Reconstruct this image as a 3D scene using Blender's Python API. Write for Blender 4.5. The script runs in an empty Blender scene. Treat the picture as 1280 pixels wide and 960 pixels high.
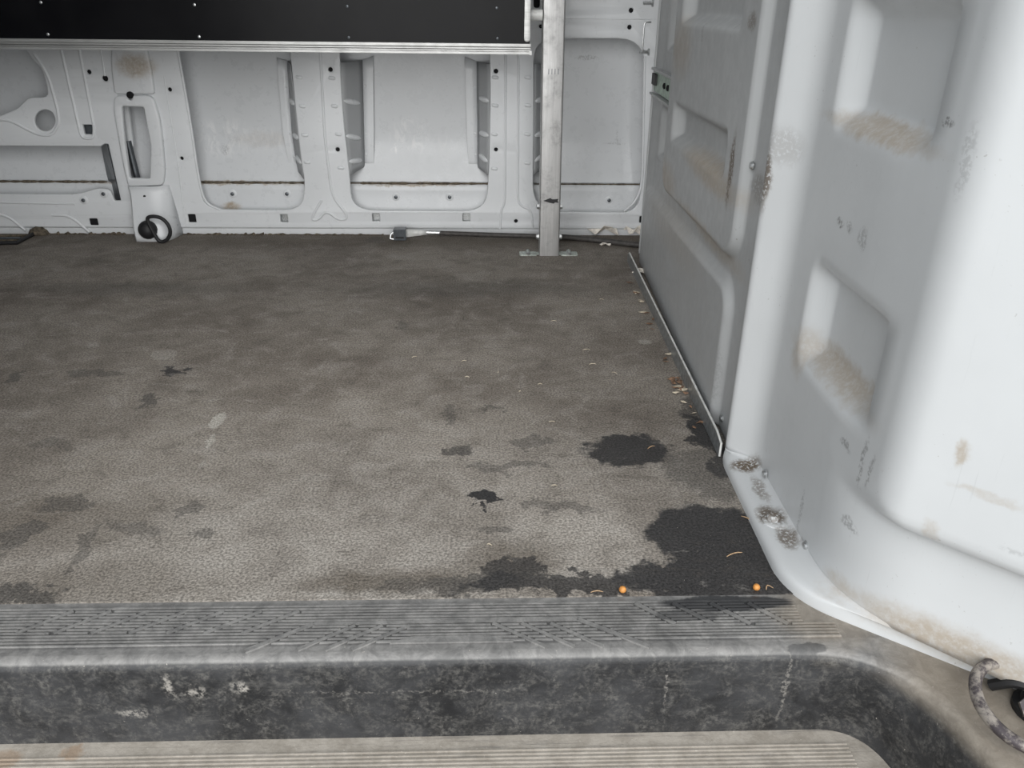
import bpy, bmesh, math, random
from mathutils import Vector, Matrix, noise as mnoise

# ------------------------------------------------------------------ camera, light, exposure
SC = bpy.context.scene
COL = SC.collection
F, CAM_H = 1000.0, 0.64            # focal length in pixels of the 1280x960 frame, lens height over the van floor


def cam_axes():
    y = Vector((605 - 640, 480 - 0, F)).normalized()      # world +Y (into the van) seen in camera axes right/up/forward
    d = Vector((1.0, -0.0124, 0.0))
    z = y.cross(d).normalized()
    if z.y < 0: z = -z
    x = y.cross(z).normalized()
    if x.x < 0: x = -x
    return x, y, z


AX, AY, AZ = cam_axes()
cam_data = bpy.data.cameras.new('camera')
cam = bpy.data.objects.new('camera', cam_data)
COL.objects.link(cam)
cam_data.sensor_fit = 'HORIZONTAL'
cam_data.sensor_width = 36.0
cam_data.lens = F / 1280.0 * 36.0
cam_data.clip_start = 0.01
right = Vector((AX.x, AY.x, AZ.x)); up = Vector((AX.y, AY.y, AZ.y)); fwd = Vector((AX.z, AY.z, AZ.z))
up = (up - right * up.dot(right)).normalized()
back = right.cross(up)
m = Matrix((right, up, back)).transposed().to_4x4()
m.translation = Vector((0, 0, CAM_H))
cam.matrix_world = m
SC.camera = cam

world = bpy.data.worlds.new('world'); SC.world = world
world.use_nodes = True
wn = world.node_tree.nodes; wl_ = world.node_tree.links
bg = wn['Background']
bg.inputs[0].default_value = (0.86, 0.935, 1.0, 1)
bg.inputs[1].default_value = 0.42

SC.view_settings.view_transform = 'Standard'
SC.view_settings.look = 'None'
SC.view_settings.gamma = 1.0
SC.view_settings.use_curve_mapping = False
SC.view_settings.exposure = 0.84
# hazy daylight from behind the photographer, through the open side door
sun_d = bpy.data.lights.new('hazy_sun', 'SUN'); sun_d.energy = 2.7; sun_d.angle = math.radians(85); sun_d.color = (1.0, 0.985, 0.96)
sun = bpy.data.objects.new('hazy_sun', sun_d); COL.objects.link(sun)
sun.rotation_euler = Vector((-0.02, 1.0, -0.42)).to_track_quat('-Z', 'Y').to_euler()

# ------------------------------------------------------------------ measuring helpers (photo pixel -> point on a known plane)


def ray(px, py):
    c = Vector((px - 640, 480 - py, F))
    return Vector((c.dot(AX), c.dot(AY), c.dot(AZ)))


def fl(px, py, z=0.0):
    r = ray(px, py); t = (z - CAM_H) / r.z
    return Vector((r.x * t, r.y * t, z))


def wl(px, py, y):
    r = ray(px, py); t = y / r.y
    return Vector((r.x * t, y, CAM_H + r.z * t))


def pr(px, py, x):
    r = ray(px, py); t = x / r.x
    return Vector((x, r.y * t, CAM_H + r.z * t))


# ------------------------------------------------------------------ materials


class NT:
    def __init__(self, name):
        self.m = bpy.data.materials.new(name); self.m.use_nodes = True
        self.t = self.m.node_tree; self.n = self.t.nodes
        self.b = self.n['Principled BSDF']
        self.tc = self.n.new('ShaderNodeTexCoord')
        self.P = self.n.new('ShaderNodeNewGeometry').outputs['Position']

    def link(self, a, b): self.t.links.new(a, b)

    def noise(self, scale, detail=4, rough=0.55, vec=None, dist=0.0):
        n = self.n.new('ShaderNodeTexNoise')
        n.inputs['Scale'].default_value = scale; n.inputs['Detail'].default_value = detail
        n.inputs['Roughness'].default_value = rough; n.inputs['Distortion'].default_value = dist
        self.link(vec or self.P, n.inputs['Vector'])
        return n

    def ramp(self, val, a, b, lo=0.0, hi=1.0, smooth=True):
        n = self.n.new('ShaderNodeMapRange')
        n.interpolation_type = 'SMOOTHSTEP' if smooth else 'LINEAR'
        n.inputs['From Min'].default_value = a; n.inputs['From Max'].default_value = b
        n.inputs['To Min'].default_value = lo; n.inputs['To Max'].default_value = hi
        self.link(val, n.inputs['Value'])
        return n.outputs[0]

    def math(self, op, a, b=None):
        n = self.n.new('ShaderNodeMath'); n.operation = op
        for i, v in enumerate((a, b)):
            if v is None: continue
            if isinstance(v, (int, float)): n.inputs[i].default_value = v
            else: self.link(v, n.inputs[i])
        return n.outputs[0]

    def vmath(self, op, a, b=None, c=None):
        n = self.n.new('ShaderNodeVectorMath'); n.operation = op
        for i, v in enumerate((a, b, c)):
            if v is None: continue
            if isinstance(v, (tuple, list, Vector)): n.inputs[i].default_value = v
            else: self.link(v, n.inputs[i])
        return n.outputs['Value' if op == 'LENGTH' else 'Vector']

    def mix(self, fac, a, b):
        n = self.n.new('ShaderNodeMix'); n.data_type = 'RGBA'
        for sock, v in ((n.inputs[0], fac), (n.inputs[6], a), (n.inputs[7], b)):
            if isinstance(v, (int, float)): sock.default_value = v
            elif isinstance(v, tuple): sock.default_value = (*v, 1) if len(v) == 3 else v
            else: self.link(v, sock)
        return n.outputs[2]

    def scaled(self, sx, sy, sz):
        return self.vmath('MULTIPLY', self.P, (sx, sy, sz))

    def warped(self, pairs):
        v = self.P
        for scale, amp in pairs:
            n = self.noise(scale, 3, 0.6)
            d = self.vmath('SUBTRACT', n.outputs['Color'], (0.5, 0.5, 0.5))
            v = self.vmath('ADD', v, self.vmath('MULTIPLY', d, (amp, amp, amp)))
        return v

    def blobs(self, vec, items, soft=0.12):
        """items: (centre, radii, strength[, soft]) -> mask; a radius of 0 ignores that axis"""
        acc = None
        for it in items:
            c, r, s = it[:3]
            sf = it[3] if len(it) > 3 else soft
            inv = [0 if q == 0 else 1.0 / q for q in r]
            off = [-c[i] * inv[i] for i in range(3)]
            v = self.vmath('MULTIPLY_ADD', vec, tuple(inv), tuple(off))
            d = self.vmath('LENGTH', v)
            mk = self.ramp(d, 1 + sf, 1 - sf, 0.0, s)
            acc = mk if acc is None else self.math('MAXIMUM', acc, mk)
        return acc

    def bump(self, h, strength, dist=0.002, prev=None):
        n = self.n.new('ShaderNodeBump')
        n.inputs['Strength'].default_value = strength; n.inputs['Distance'].default_value = dist
        self.link(h, n.inputs['Height'])
        if prev is not None: self.link(prev, n.inputs['Normal'])
        return n.outputs[0]

    def out(self, col=None, rough=0.5, metal=0.0, normal=None, spec=None, coat=None):
        for nm, v in (('Base Color', col), ('Roughness', rough), ('Metallic', metal), ('Normal', normal), ('Specular IOR Level', spec), ('Coat Weight', coat)):
            if v is None: continue
            s = self.b.inputs[nm]
            if isinstance(v, (int, float)): s.default_value = v
            elif isinstance(v, tuple): s.default_value = (*v, 1)
            else: self.link(v, s)
        return self.m


def simple(name, col, rough=0.5, metal=0.0, var=0.15, scale=60, bump=0.0):
    t = NT(name)
    n = t.noise(scale, 4)
    f = t.ramp(n.outputs[0], 0.3, 0.7)
    c = t.mix(f, tuple(x * (1 - var) for x in col), tuple(min(1, x * (1 + var)) for x in col))
    nm = t.bump(n.outputs[0], bump) if bump else None
    return t.out(c, rough, metal, nm)


M = {}


def paint(name, col, rough, dirt=(), rust=(), dark=(), light=(), scratch=0.25, warp=((40, 0.02), (160, 0.006))):
    t = NT(name)
    big = t.noise(5, 4); mid = t.noise(38, 5, 0.65)
    f = t.math('MULTIPLY', t.ramp(big.outputs[0], 0.35, 0.7), 0.6)
    c = t.mix(f, col, tuple(x * 0.93 for x in col))
    # vertical rub marks
    st = t.noise(1.0, 5, 0.7, vec=t.scaled(220, 220, 9))
    rub = t.math('MULTIPLY', t.ramp(st.outputs[0], 0.62, 0.74), scratch)
    c = t.mix(rub, c, tuple(x * 0.72 for x in col))
    sp = t.noise(260, 2, 0.5)
    gate = t.ramp(t.noise(11, 3).outputs[0], 0.5, 0.68)
    spk = t.math('MULTIPLY', t.math('MULTIPLY', t.ramp(sp.outputs[0], 0.69, 0.75), gate), scratch * 1.5)
    c = t.mix(spk, c, (0.16, 0.14, 0.12))
    w = t.warped(warp)
    fine = t.noise(120, 5, 0.75).outputs[0]
    smear = t.noise(1.0, 5, 0.65, vec=t.scaled(45, 45, 22), dist=1.2).outputs[0]
    grit = t.noise(230, 4, 0.6).outputs[0]
    if light:
        k = t.math('MULTIPLY', t.blobs(w, light, 0.5), t.ramp(smear, 0.45, 0.62)); c = t.mix(k, c, (0.86, 0.86, 0.86))
    if dirt:
        k = t.math('MULTIPLY', t.blobs(w, dirt, 0.55), t.ramp(fine, 0.3, 0.6, 0.5, 1)); c = t.mix(k, c, (0.36, 0.29, 0.21))
    if rust:
        k = t.math('MULTIPLY', t.blobs(w, rust, 0.45), t.ramp(grit, 0.36, 0.50)); c = t.mix(k, c, (0.105, 0.072, 0.043))
    if dark:
        k = t.math('MULTIPLY', t.blobs(w, dark, 0.4), t.ramp(grit, 0.4, 0.58)); c = t.mix(k, c, (0.14, 0.14, 0.14))
    r = t.ramp(mid.outputs[0], 0.3, 0.7, rough * 0.8, rough * 1.25)
    nm = t.bump(t.noise(14, 3).outputs[0], 0.06, 0.01)
    return t.out(c, r, 0.0, nm)


M['black_rubber'] = simple('black_rubber', (0.012, 0.012, 0.013), 0.55)
M['dark_void'] = simple('hole_dark', (0.004, 0.004, 0.005), 0.9)
M['steel'] = simple('zinc_steel', (0.55, 0.56, 0.56), 0.35, 0.9, 0.2, 300)
M['galv'] = simple('galvanised', (0.48, 0.52, 0.48), 0.45, 0.6, 0.25, 180)
M['rail'] = simple('rail_steel', (0.36, 0.38, 0.39), 0.4, 0.7, 0.25, 120)
M['rail_edge'] = simple('rail_edge', (0.80, 0.80, 0.78), 0.4, 0.3)
M['paper'] = simple('paper_scrap', (0.80, 0.75, 0.68), 0.9, 0, 0.2, 90)
M['orange'] = simple('orange_pellet', (0.55, 0.24, 0.06), 0.55, 0, 0.2, 200)
M['needle'] = simple('dry_needle', (0.40, 0.27, 0.16), 0.8, 0, 0.3, 200)
M['straw'] = simple('pale_straw', (0.46, 0.40, 0.31), 0.8, 0, 0.3, 200)
M['leaf'] = simple('dry_leaf', (0.20, 0.12, 0.075), 0.8, 0, 0.45, 150)
M['white_plastic'] = simple('white_plastic', (0.72, 0.72, 0.70), 0.4)
M['ground'] = simple('asphalt', (0.30, 0.30, 0.29), 0.9, 0, 0.15, 20)
M['green'] = simple('green_zinc', (0.36, 0.46, 0.38), 0.4, 0.2, 0.25, 90)

# ------------------------------------------------------------------ geometry helpers


class MB:
    def __init__(self): self.v, self.f = [], []

    def add(self, verts, faces):
        o = len(self.v); self.v += [Vector(p) for p in verts]; self.f += [tuple(i + o for i in f) for f in faces]
        return self

    def box(self, a, b, mtx=None):
        a, b = Vector(a), Vector(b)
        vs = [Vector((x, y, z)) for x in (a.x, b.x) for y in (a.y, b.y) for z in (a.z, b.z)]
        if mtx: vs = [mtx @ p for p in vs]
        return self.add(vs, [(0, 1, 3, 2), (4, 6, 7, 5), (0, 4, 5, 1), (2, 3, 7, 6), (0, 2, 6, 4), (1, 5, 7, 3)])

    def tube(self, path, r, n=8, closed=False, caps=True, squash=None):
        path = [Vector(p) for p in path]; N = len(path); rings = []
        prev = None
        for i, p in enumerate(path):
            if closed: t = path[(i + 1) % N] - path[i - 1]
            else: t = path[min(i + 1, N - 1)] - path[max(i - 1, 0)]
            t.normalize()
            if prev is None:
                a = Vector((0, 0, 1)) if abs(t.z) < 0.9 else Vector((1, 0, 0))
                u = t.cross(a).normalized()
            else:
                u = (prev - t * prev.dot(t)).normalized()
            prev = u; w = t.cross(u)
            rr = r[i] if isinstance(r, (list, tuple)) else r
            ring = []
            for k in range(n):
                a = 2 * math.pi * k / n
                q = u * math.cos(a) * rr + w * math.sin(a) * rr
                if squash: q = Vector((q.x * squash[0], q.y * squash[1], q.z * squash[2]))
                ring.append(p + q)
            rings.append(ring)
        vs = [q for ring in rings for q in ring]; fs = []
        for i in range(N if closed else N - 1):
            j = (i + 1) % N
            for k in range(n):
                k2 = (k + 1) % n
                fs.append((i * n + k, i * n + k2, j * n + k2, j * n + k))
        if caps and not closed:
            fs.append(tuple(reversed(range(n)))); fs.append(tuple((N - 1) * n + k for k in range(n)))
        return self.add(vs, fs)

    def lathe(self, centre, axis, prof, n=16):
        """prof: (radius, height along axis)"""
        axis = Vector(axis).normalized()
        a = Vector((0, 0, 1)) if abs(axis.z) < 0.9 else Vector((1, 0, 0))
        u = axis.cross(a).normalized(); w = axis.cross(u); c = Vector(centre)
        vs, fs = [], []
        for r, h in prof:
            for k in range(n):
                t = 2 * math.pi * k / n
                vs.append(c + axis * h + (u * math.cos(t) + w * math.sin(t)) * r)
        for i in range(len(prof) - 1):
            for k in range(n):
                k2 = (k + 1) % n
                fs.append((i * n + k, i * n + k2, (i + 1) * n + k2, (i + 1) * n + k))
        fs.append(tuple(reversed(range(n)))); fs.append(tuple((len(prof) - 1) * n + k for k in range(n)))
        return self.add(vs, fs)

    def grid(self, rows):
        """rows: list of equal-length point lists"""
        nu, nv = len(rows), len(rows[0])
        vs = [p for r in rows for p in r]
        fs = [(i * nv + j, (i + 1) * nv + j, (i + 1) * nv + j + 1, i * nv + j + 1) for i in range(nu - 1) for j in range(nv - 1)]
        return self.add(vs, fs)

    def build(self, name, mat, parent=None, smooth=30, solid=None, fix=True):
        me = bpy.data.meshes.new(name)
        off = parent.matrix_world_loc if False else (Vector(parent['_base']) if parent is not None and '_base' in parent else Vector((0, 0, 0)))
        me.from_pydata([tuple(p - off) for p in self.v], [], self.f)
        me.validate()
        if fix:
            bm = bmesh.new(); bm.from_mesh(me); bmesh.ops.recalc_face_normals(bm, faces=bm.faces[:]); bm.to_mesh(me); bm.free()
        if smooth:
            me.polygons.foreach_set('use_smooth', [True] * len(me.polygons))
            me.set_sharp_from_angle(angle=math.radians(smooth))
        me.materials.append(M[mat] if isinstance(mat, str) else mat)
        o = bpy.data.objects.new(name, me); COL.objects.link(o)
        if parent is not None:
            o.parent = parent
            o['_base'] = tuple(off)
        if solid:
            md = o.modifiers.new('thickness', 'SOLIDIFY'); md.thickness = solid; md.offset = 0
        return o


def tag(o, label=None, cat=None, group=None, kind=None):
    if label: o['label'] = label
    if cat: o['category'] = cat
    if group: o['group'] = group
    if kind: o['kind'] = kind
    return o


def thing(name, loc, label, cat, group=None, kind=None):
    o = bpy.data.objects.new(name, None); COL.objects.link(o)
    o.location = loc; o['_base'] = tuple(loc); o.empty_display_size = 0.05
    return tag(o, label, cat, group, kind)


def fillet(pts, r, closed=True, n=6):
    """round the corners of a polyline; r a number or one per corner"""
    pts = [Vector(p) for p in pts]; N = len(pts); out = []
    for i, p in enumerate(pts):
        if not closed and i in (0, N - 1): out.append(p); continue
        a, b = pts[i - 1], pts[(i + 1) % N]
        rr = r[i] if isinstance(r, (list, tuple)) else r
        d1, d2 = (a - p), (b - p)
        l1, l2 = min(rr, d1.length * 0.49), min(rr, d2.length * 0.49)
        q1, q2 = p + d1.normalized() * l1, p + d2.normalized() * l2
        for k in range(n + 1):
            t = k / n
            out.append(q1 * (1 - t) ** 2 + p * 2 * t * (1 - t) + q2 * t * t)
    return out


def subdivide(pts, counts):
    out = [pts[0]]
    for i in range(len(pts) - 1):
        for k in range(1, counts[i] + 1): out.append(pts[i].lerp(pts[i + 1], k / counts[i]))
    return out


def plate(name, outline, holes, y, th, bev, mat, parent, plane='XZ'):
    """flat sheet with cut-outs; outline/holes in (x, z) for a standing sheet whose front face is at y, or (x, y) with top at z=y"""
    cu = bpy.data.curves.new(name + '_outline', 'CURVE'); cu.dimensions = '2D'; cu.fill_mode = 'BOTH'
    for poly in [outline] + list(holes):
        sp = cu.splines.new('POLY'); sp.points.add(len(poly) - 1); sp.use_cyclic_u = True
        for q, p in zip(sp.points, poly): q.co = (p[0], p[1], 0, 1)
    cu.extrude = max(th / 2 - bev, 0); cu.bevel_depth = bev; cu.bevel_resolution = 2; cu.offset = -bev
    tmp = bpy.data.objects.new('outline', cu); COL.objects.link(tmp)
    dg = bpy.context.evaluated_depsgraph_get(); dg.update()
    me = bpy.data.meshes.new_from_object(tmp.evaluated_get(dg))
    bpy.data.objects.remove(tmp); bpy.data.curves.remove(cu)
    off = Vector(parent['_base']) if parent is not None and '_base' in parent else Vector((0, 0, 0))
    for v in me.vertices:
        a, b, c = v.co
        v.co = (Vector((a, y + th / 2 - c, b)) if plane == 'XZ' else Vector((a, b, y - th / 2 + c))) - off
    me.materials.clear(); me.materials.append(M[mat])
    bm = bmesh.new(); bm.from_mesh(me); bmesh.ops.remove_doubles(bm, verts=bm.verts[:], dist=0.00005)
    bmesh.ops.recalc_face_normals(bm, faces=bm.faces[:]); bm.to_mesh(me); bm.free()
    me.name = name
    me.polygons.foreach_set('use_smooth', [True] * len(me.polygons)); me.set_sharp_from_angle(angle=math.radians(35))
    o = bpy.data.objects.new(name, me); COL.objects.link(o)
    if parent is not None: o.parent = parent; o['_base'] = tuple(off)
    return o


def sstep(a, b, x):
    t = max(0.0, min(1.0, (x - a) / (b - a))); return t * t * (3 - 2 * t)


def sd_rrect(x, y, x0, x1, y0, y1, r):
    cx, cy = (x0 + x1) / 2, (y0 + y1) / 2
    qx, qy = abs(x - cx) - (x1 - x0) / 2 + r, abs(y - cy) - (y1 - y0) / 2 + r
    return math.hypot(max(qx, 0), max(qy, 0)) + min(max(qx, qy), 0) - r


# ------------------------------------------------------------------ key planes
W = 2.37          # face of the pressed inner side wall across the van
SEAM = 0.748      # where the floor mat meets the door sill
RIM = 0.652       # lip of the step
STEP_Z = -0.115
ROOF = 1.95

# ------------------------------------------------------------------ materials of the big surfaces


def px_blob(cx, cy, rx, ry, s, soft=None):
    c = fl(cx, cy); ex = (fl(cx + rx, cy) - fl(cx - rx, cy)).length / 2; ey = (fl(cx, cy + ry) - fl(cx, cy - ry)).length / 2
    return ((c.x, c.y, 0), (ex, ey, 0), s) if soft is None else ((c.x, c.y, 0), (ex, ey, 0), s, soft)


def make_floor_mat():
    t = NT('floor_mat')
    n1 = t.noise(3.2, 6, 0.62).outputs[0]; n2 = t.noise(16, 6, 0.68, dist=0.6).outputs[0]
    n3 = t.noise(1.0, 5, 0.65, vec=t.scaled(9, 30, 1)).outputs[0]
    c = t.mix(t.ramp(n1, 0.32, 0.68), (0.152, 0.131, 0.111), (0.256, 0.230, 0.200))
    c = t.mix(t.math('MULTIPLY', t.ramp(n2, 0.46, 0.72), 0.6), c, (0.315, 0.291, 0.263))
    c = t.mix(t.math('MULTIPLY', t.ramp(n2, 0.47, 0.28), 0.6), c, (0.105, 0.092, 0.080))
    c = t.mix(t.math('MULTIPLY', t.ramp(n3, 0.55, 0.75), 0.35), c, (0.10, 0.090, 0.08))
    w = t.warped(((9, 0.08), (30, 0.06), (90, 0.03), (260, 0.012)))
    w2 = t.warped(((10, 0.05), (70, 0.02)))
    # dusty pale ground towards the door, worn bare further in
    pale = t.blobs(w2, [px_blob(330, 690, 330, 90, 0.55, 0.6), px_blob(720, 670, 110, 45, 0.55, 0.4), px_blob(560, 600, 330, 70, 0.35, 0.7),
                        px_blob(450, 742, 90, 7, 1.0, 0.5), px_blob(730, 715, 70, 10, 0.8, 0.6), px_blob(100, 700, 120, 40, 0.3, 0.6)])
    c = t.mix(t.math('MULTIPLY', pale, t.ramp(n2, 0.3, 0.6, 0.45, 1)), c, (0.385, 0.358, 0.325))
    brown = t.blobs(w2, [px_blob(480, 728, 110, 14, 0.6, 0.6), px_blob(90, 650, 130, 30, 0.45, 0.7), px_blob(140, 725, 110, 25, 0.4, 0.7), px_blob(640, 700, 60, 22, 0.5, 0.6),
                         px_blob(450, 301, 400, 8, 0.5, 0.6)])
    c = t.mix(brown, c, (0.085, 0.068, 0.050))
    mild = t.blobs(w, [px_blob(640, 582, 42, 7, 0.5), px_blob(665, 555, 24, 8, 0.5), px_blob(568, 563, 19, 6, 0.8), px_blob(625, 660, 22, 7, 0.5), px_blob(700, 633, 45, 6, 0.45),
                       px_blob(75, 632, 32, 9, 0.55), px_blob(15, 672, 24, 16, 0.6), px_blob(100, 690, 9, 26, 0.5), px_blob(255, 661, 17, 8, 0.5), px_blob(165, 655, 36, 7, 0.4),
                       px_blob(190, 500, 11, 8, 0.7), px_blob(120, 468, 34, 4, 0.5), px_blob(25, 745, 52, 9, 0.8), px_blob(20, 470, 12, 5, 0.6), px_blob(240, 632, 12, 6, 0.5),
                       px_blob(880, 530, 22, 34, 0.75), px_blob(885, 590, 55, 30, 0.55), px_blob(520, 735, 60, 9, 0.5), px_blob(600, 730, 60, 12, 0.7), px_blob(500, 405, 8, 4, 0.4),
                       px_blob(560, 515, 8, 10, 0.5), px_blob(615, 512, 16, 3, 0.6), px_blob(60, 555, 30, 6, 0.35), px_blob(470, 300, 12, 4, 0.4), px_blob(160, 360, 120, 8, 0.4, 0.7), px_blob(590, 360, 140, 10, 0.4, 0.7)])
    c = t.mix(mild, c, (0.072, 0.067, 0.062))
    wet = t.blobs(w, [px_blob(785, 563, 54, 19, 0.9), px_blob(603, 622, 22, 9, 0.97), px_blob(594, 637, 7, 3, 0.9), px_blob(217, 467, 14, 6, 0.85),
                      px_blob(885, 672, 76, 42, 0.92), px_blob(950, 705, 60, 44, 0.92), px_blob(880, 722, 120, 24, 0.92), px_blob(730, 730, 150, 13, 0.8), px_blob(640, 715, 42, 16, 0.75),
                      px_blob(880, 545, 16, 26, 0.8), px_blob(905, 575, 18, 26, 0.75)])
    c = t.mix(wet, c, (0.024, 0.024, 0.026))
    white = t.blobs(t.warped(((60, 0.02), (300, 0.012))), [px_blob(272, 526, 8, 10, 0.8), px_blob(263, 551, 5, 9, 0.6), px_blob(254, 580, 5, 5, 0.35), px_blob(806, 427, 9, 3, 0.5), px_blob(205, 443, 16, 6, 0.3)])
    c = t.mix(white, c, (0.42, 0.40, 0.36))
    nm1 = t.noise(1, 6, 0.72, vec=t.scaled(11, 26, 1), dist=0.8).outputs[0]     # scuffs drawn out along the van
    c = t.mix(t.math('MULTIPLY', t.ramp(nm1, 0.56, 0.70), 0.42), c, (0.085, 0.074, 0.062))
    c = t.mix(t.math('MULTIPLY', t.ramp(nm1, 0.42, 0.30), 0.38), c, (0.38, 0.355, 0.325))
    sp = t.noise(330, 2, 0.5).outputs[0]
    c = t.mix(t.math('MULTIPLY', t.ramp(sp, 0.735, 0.77), 0.8), c, (0.62, 0.58, 0.52))
    # pebbled vinyl grain
    vo = t.n.new('ShaderNodeTexVoronoi'); vo.inputs['Scale'].default_value = 330; t.link(t.P, vo.inputs['Vector'])
    gr = t.noise(300, 3, 0.6).outputs[0]
    g = t.ramp(gr, 0.33, 0.67, 0.58, 1.42)
    c2 = t.vmath('MULTIPLY', c, g)
    nm = t.bump(gr, 0.7, 0.002)
    nm = t.bump(n2, 0.12, 0.004, nm)
    rough = t.ramp(wet, 0, 1, 0.80, 0.62)
    return t.out(c2, rough, 0.0, nm, 0.35)


M['floor'] = make_floor_mat()


def make_sill_mat():
    t = NT('black_sill_plastic')
    sep = t.n.new('ShaderNodeSeparateXYZ'); t.link(t.P, sep.inputs[0])
    z = sep.outputs[2]
    n1 = t.noise(9, 6, 0.7, dist=0.4).outputs[0]; n2 = t.noise(48, 6, 0.75, dist=0.6).outputs[0]; n3 = t.noise(230, 3, 0.6).outputs[0]
    nh = t.noise(1, 5, 0.7, vec=t.scaled(14, 90, 60)).outputs[0]
    ng = t.noise(170, 5, 0.75).outputs[0]
    base = t.mix(t.ramp(n1, 0.35, 0.65), (0.013, 0.0135, 0.015), (0.040, 0.041, 0.044))
    smear = t.math('MULTIPLY', t.math('MULTIPLY', t.ramp(n2, 0.40, 0.72), t.ramp(ng, 0.38, 0.62)), 0.75)
    c = t.mix(smear, base, (0.15, 0.145, 0.135))
    c = t.mix(t.math('MULTIPLY', t.ramp(nh, 0.56, 0.72), 0.4), c, (0.13, 0.127, 0.12))
    # grey-worn tread on the level top, dusty ends
    top = t.ramp(z, -0.0075, -0.0045)
    worn = t.mix(t.ramp(n2, 0.3, 0.7), (0.15, 0.148, 0.145), (0.29, 0.284, 0.275))
    yy = sep.outputs[1]
    zone = t.math('MULTIPLY', t.math('MULTIPLY', t.ramp(yy, 0.672, 0.676), t.ramp(yy, 0.741, 0.737)), t.ramp(z, -0.0001, -0.0009))
    keep = t.math('SUBTRACT', 1.0, t.math('MULTIPLY', zone, 0.5))     # shade between the ribs put into the colour; rib tops keep the worn grey
    c = t.mix(t.math('MULTIPLY', t.math('MULTIPLY', top, keep), t.ramp(n1, 0.2, 0.55, 0.62, 0.95)), c, worn)
    w = t.warped(((9, 0.05), (60, 0.02)))
    dust = t.blobs(w, [((0.60, 0.60, 0), (0.155, 0.30, 0), 1.0, 0.25), ((0.40, 0.715, 0), (0.06, 0.05, 0), 0.8, 0.5), ((0.46, 0.45, 0), (0.05, 0.06, 0), 0.3, 0.6)])
    c = t.mix(t.math('MULTIPLY', dust, t.ramp(z, -0.03, -0.006)), c, t.mix(t.ramp(n2, 0.35, 0.7), (0.23, 0.20, 0.165), (0.31, 0.275, 0.23)))
    wet = t.blobs(t.warped(((30, 0.012), (140, 0.006))), [px_blob(908, 754, 84, 10, 0.9), px_blob(860, 770, 40, 7, 0.6), px_blob(900, 765, 20, 5, 0.3), px_blob(1010, 808, 26, 6, 0.6)])
    c = t.mix(t.math('MULTIPLY', wet, top), c, (0.028, 0.029, 0.032))
    sc = t.blobs(t.warped(((70, 0.02), (300, 0.006))), [((-0.318, 0.65, -0.045), (0.010, 0.03, 0.006), 0.7), ((-0.345, 0.65, -0.035), (0.004, 0.03, 0.016), 0.8), ((-0.27, 0.65, -0.04), (0.008, 0.03, 0.008), 0.9),
                     ((-0.39, 0.65, -0.075), (0.016, 0.03, 0.006), 0.6), ((-0.10, 0.65, -0.05), (0.12, 0.03, 0.0012), 0.28), ((0.335, 0.65, -0.05), (0.002, 0.03, 0.05), 0.45), ((0.20, 0.65, -0.045), (0.0018, 0.03, 0.03), 0.45)], 0.6)
    c = t.mix(t.math('MULTIPLY', sc, t.ramp(ng, 0.42, 0.58)), c, (0.36, 0.34, 0.31))
    c = t.mix(t.math('MULTIPLY', t.ramp(n3, 0.70, 0.76), 0.7), c, (0.45, 0.42, 0.38))
    nm = t.bump(n3, 0.35, 0.0012); nm = t.bump(n2, 0.15, 0.003, nm)
    return t.out(c, t.ramp(n1, 0.3, 0.7, 0.42, 0.58), 0.0, nm, 0.5)


M['sill'] = make_sill_mat()


def make_tread_mat():
    t = NT('dusty_tread')
    n2 = t.noise(40, 6, 0.7).outputs[0]; nh = t.noise(1, 5, 0.7, vec=t.scaled(12, 260, 10)).outputs[0]; n3 = t.noise(240, 3, 0.6).outputs[0]
    c = t.mix(t.ramp(n2, 0.3, 0.7), (0.29, 0.262, 0.225), (0.42, 0.385, 0.34))
    c = t.mix(t.math('MULTIPLY', t.ramp(nh, 0.52, 0.7), 0.5), c, (0.13, 0.125, 0.12))
    c = t.mix(t.math('MULTIPLY', t.ramp(n3, 0.68, 0.74), 0.6), c, (0.6, 0.56, 0.5))
    w = t.warped(((40, 0.02), (160, 0.008)))
    rust = t.blobs(w, [((-0.53, 0.632, 0), (0.018, 0.012, 0), 0.45, 0.4), ((-0.46, 0.64, 0), (0.012, 0.008, 0), 0.5, 0.4)])
    c = t.mix(rust, c, (0.30, 0.19, 0.11))
    return t.out(c, 0.75, 0, t.bump(n3, 0.4, 0.0015), 0.3)


M['tread'] = make_tread_mat()

WHITE = (0.70, 0.715, 0.73)
M['wall'] = paint('white_van_paint', WHITE, 0.32, scratch=0.15,
                  dirt=[((wl(165, 82, W - .03).x, W, wl(165, 82, W).z), (0.045, 0.1, 0.028), 0.8)])


def wb(px, py, rx, rz, s, y=W + 0.085):
    p = wl(px, py, y); return ((p.x, y, p.z), (rx, 0.08, rz), s)


M['skin'] = paint('outer_skin_paint', (0.66, 0.675, 0.69), 0.30, scratch=0.22,
                  light=[wb(280, 172, .07, .05, .55), wb(330, 175, .08, .03, .35), wb(512, 170, .05, .05, .55), wb(498, 185, .02, .015, .9), wb(560, 180, .03, .02, .3)],
                  dirt=[wb(290, 258, .025, .012, .9, W + .05), wb(250, 228, .30, .004, .8, W + .06), wb(520, 230, .14, .0035, .8, W + .06), wb(330, 175, .08, .02, .2)],
                  dark=[wb(281, 187, .012, .014, .35), wb(735, 72, .03, .006, .5), wb(768, 180, .03, .003, .35), wb(772, 172, .003, .02, .35)])
XP = 0.378
PGREY = (0.50, 0.515, 0.525)


def pb(px, py, ry, rz, s, x=XP):
    p = pr(px, py, x); return ((x, p.y, p.z), (0.08, ry, rz), s)


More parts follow.
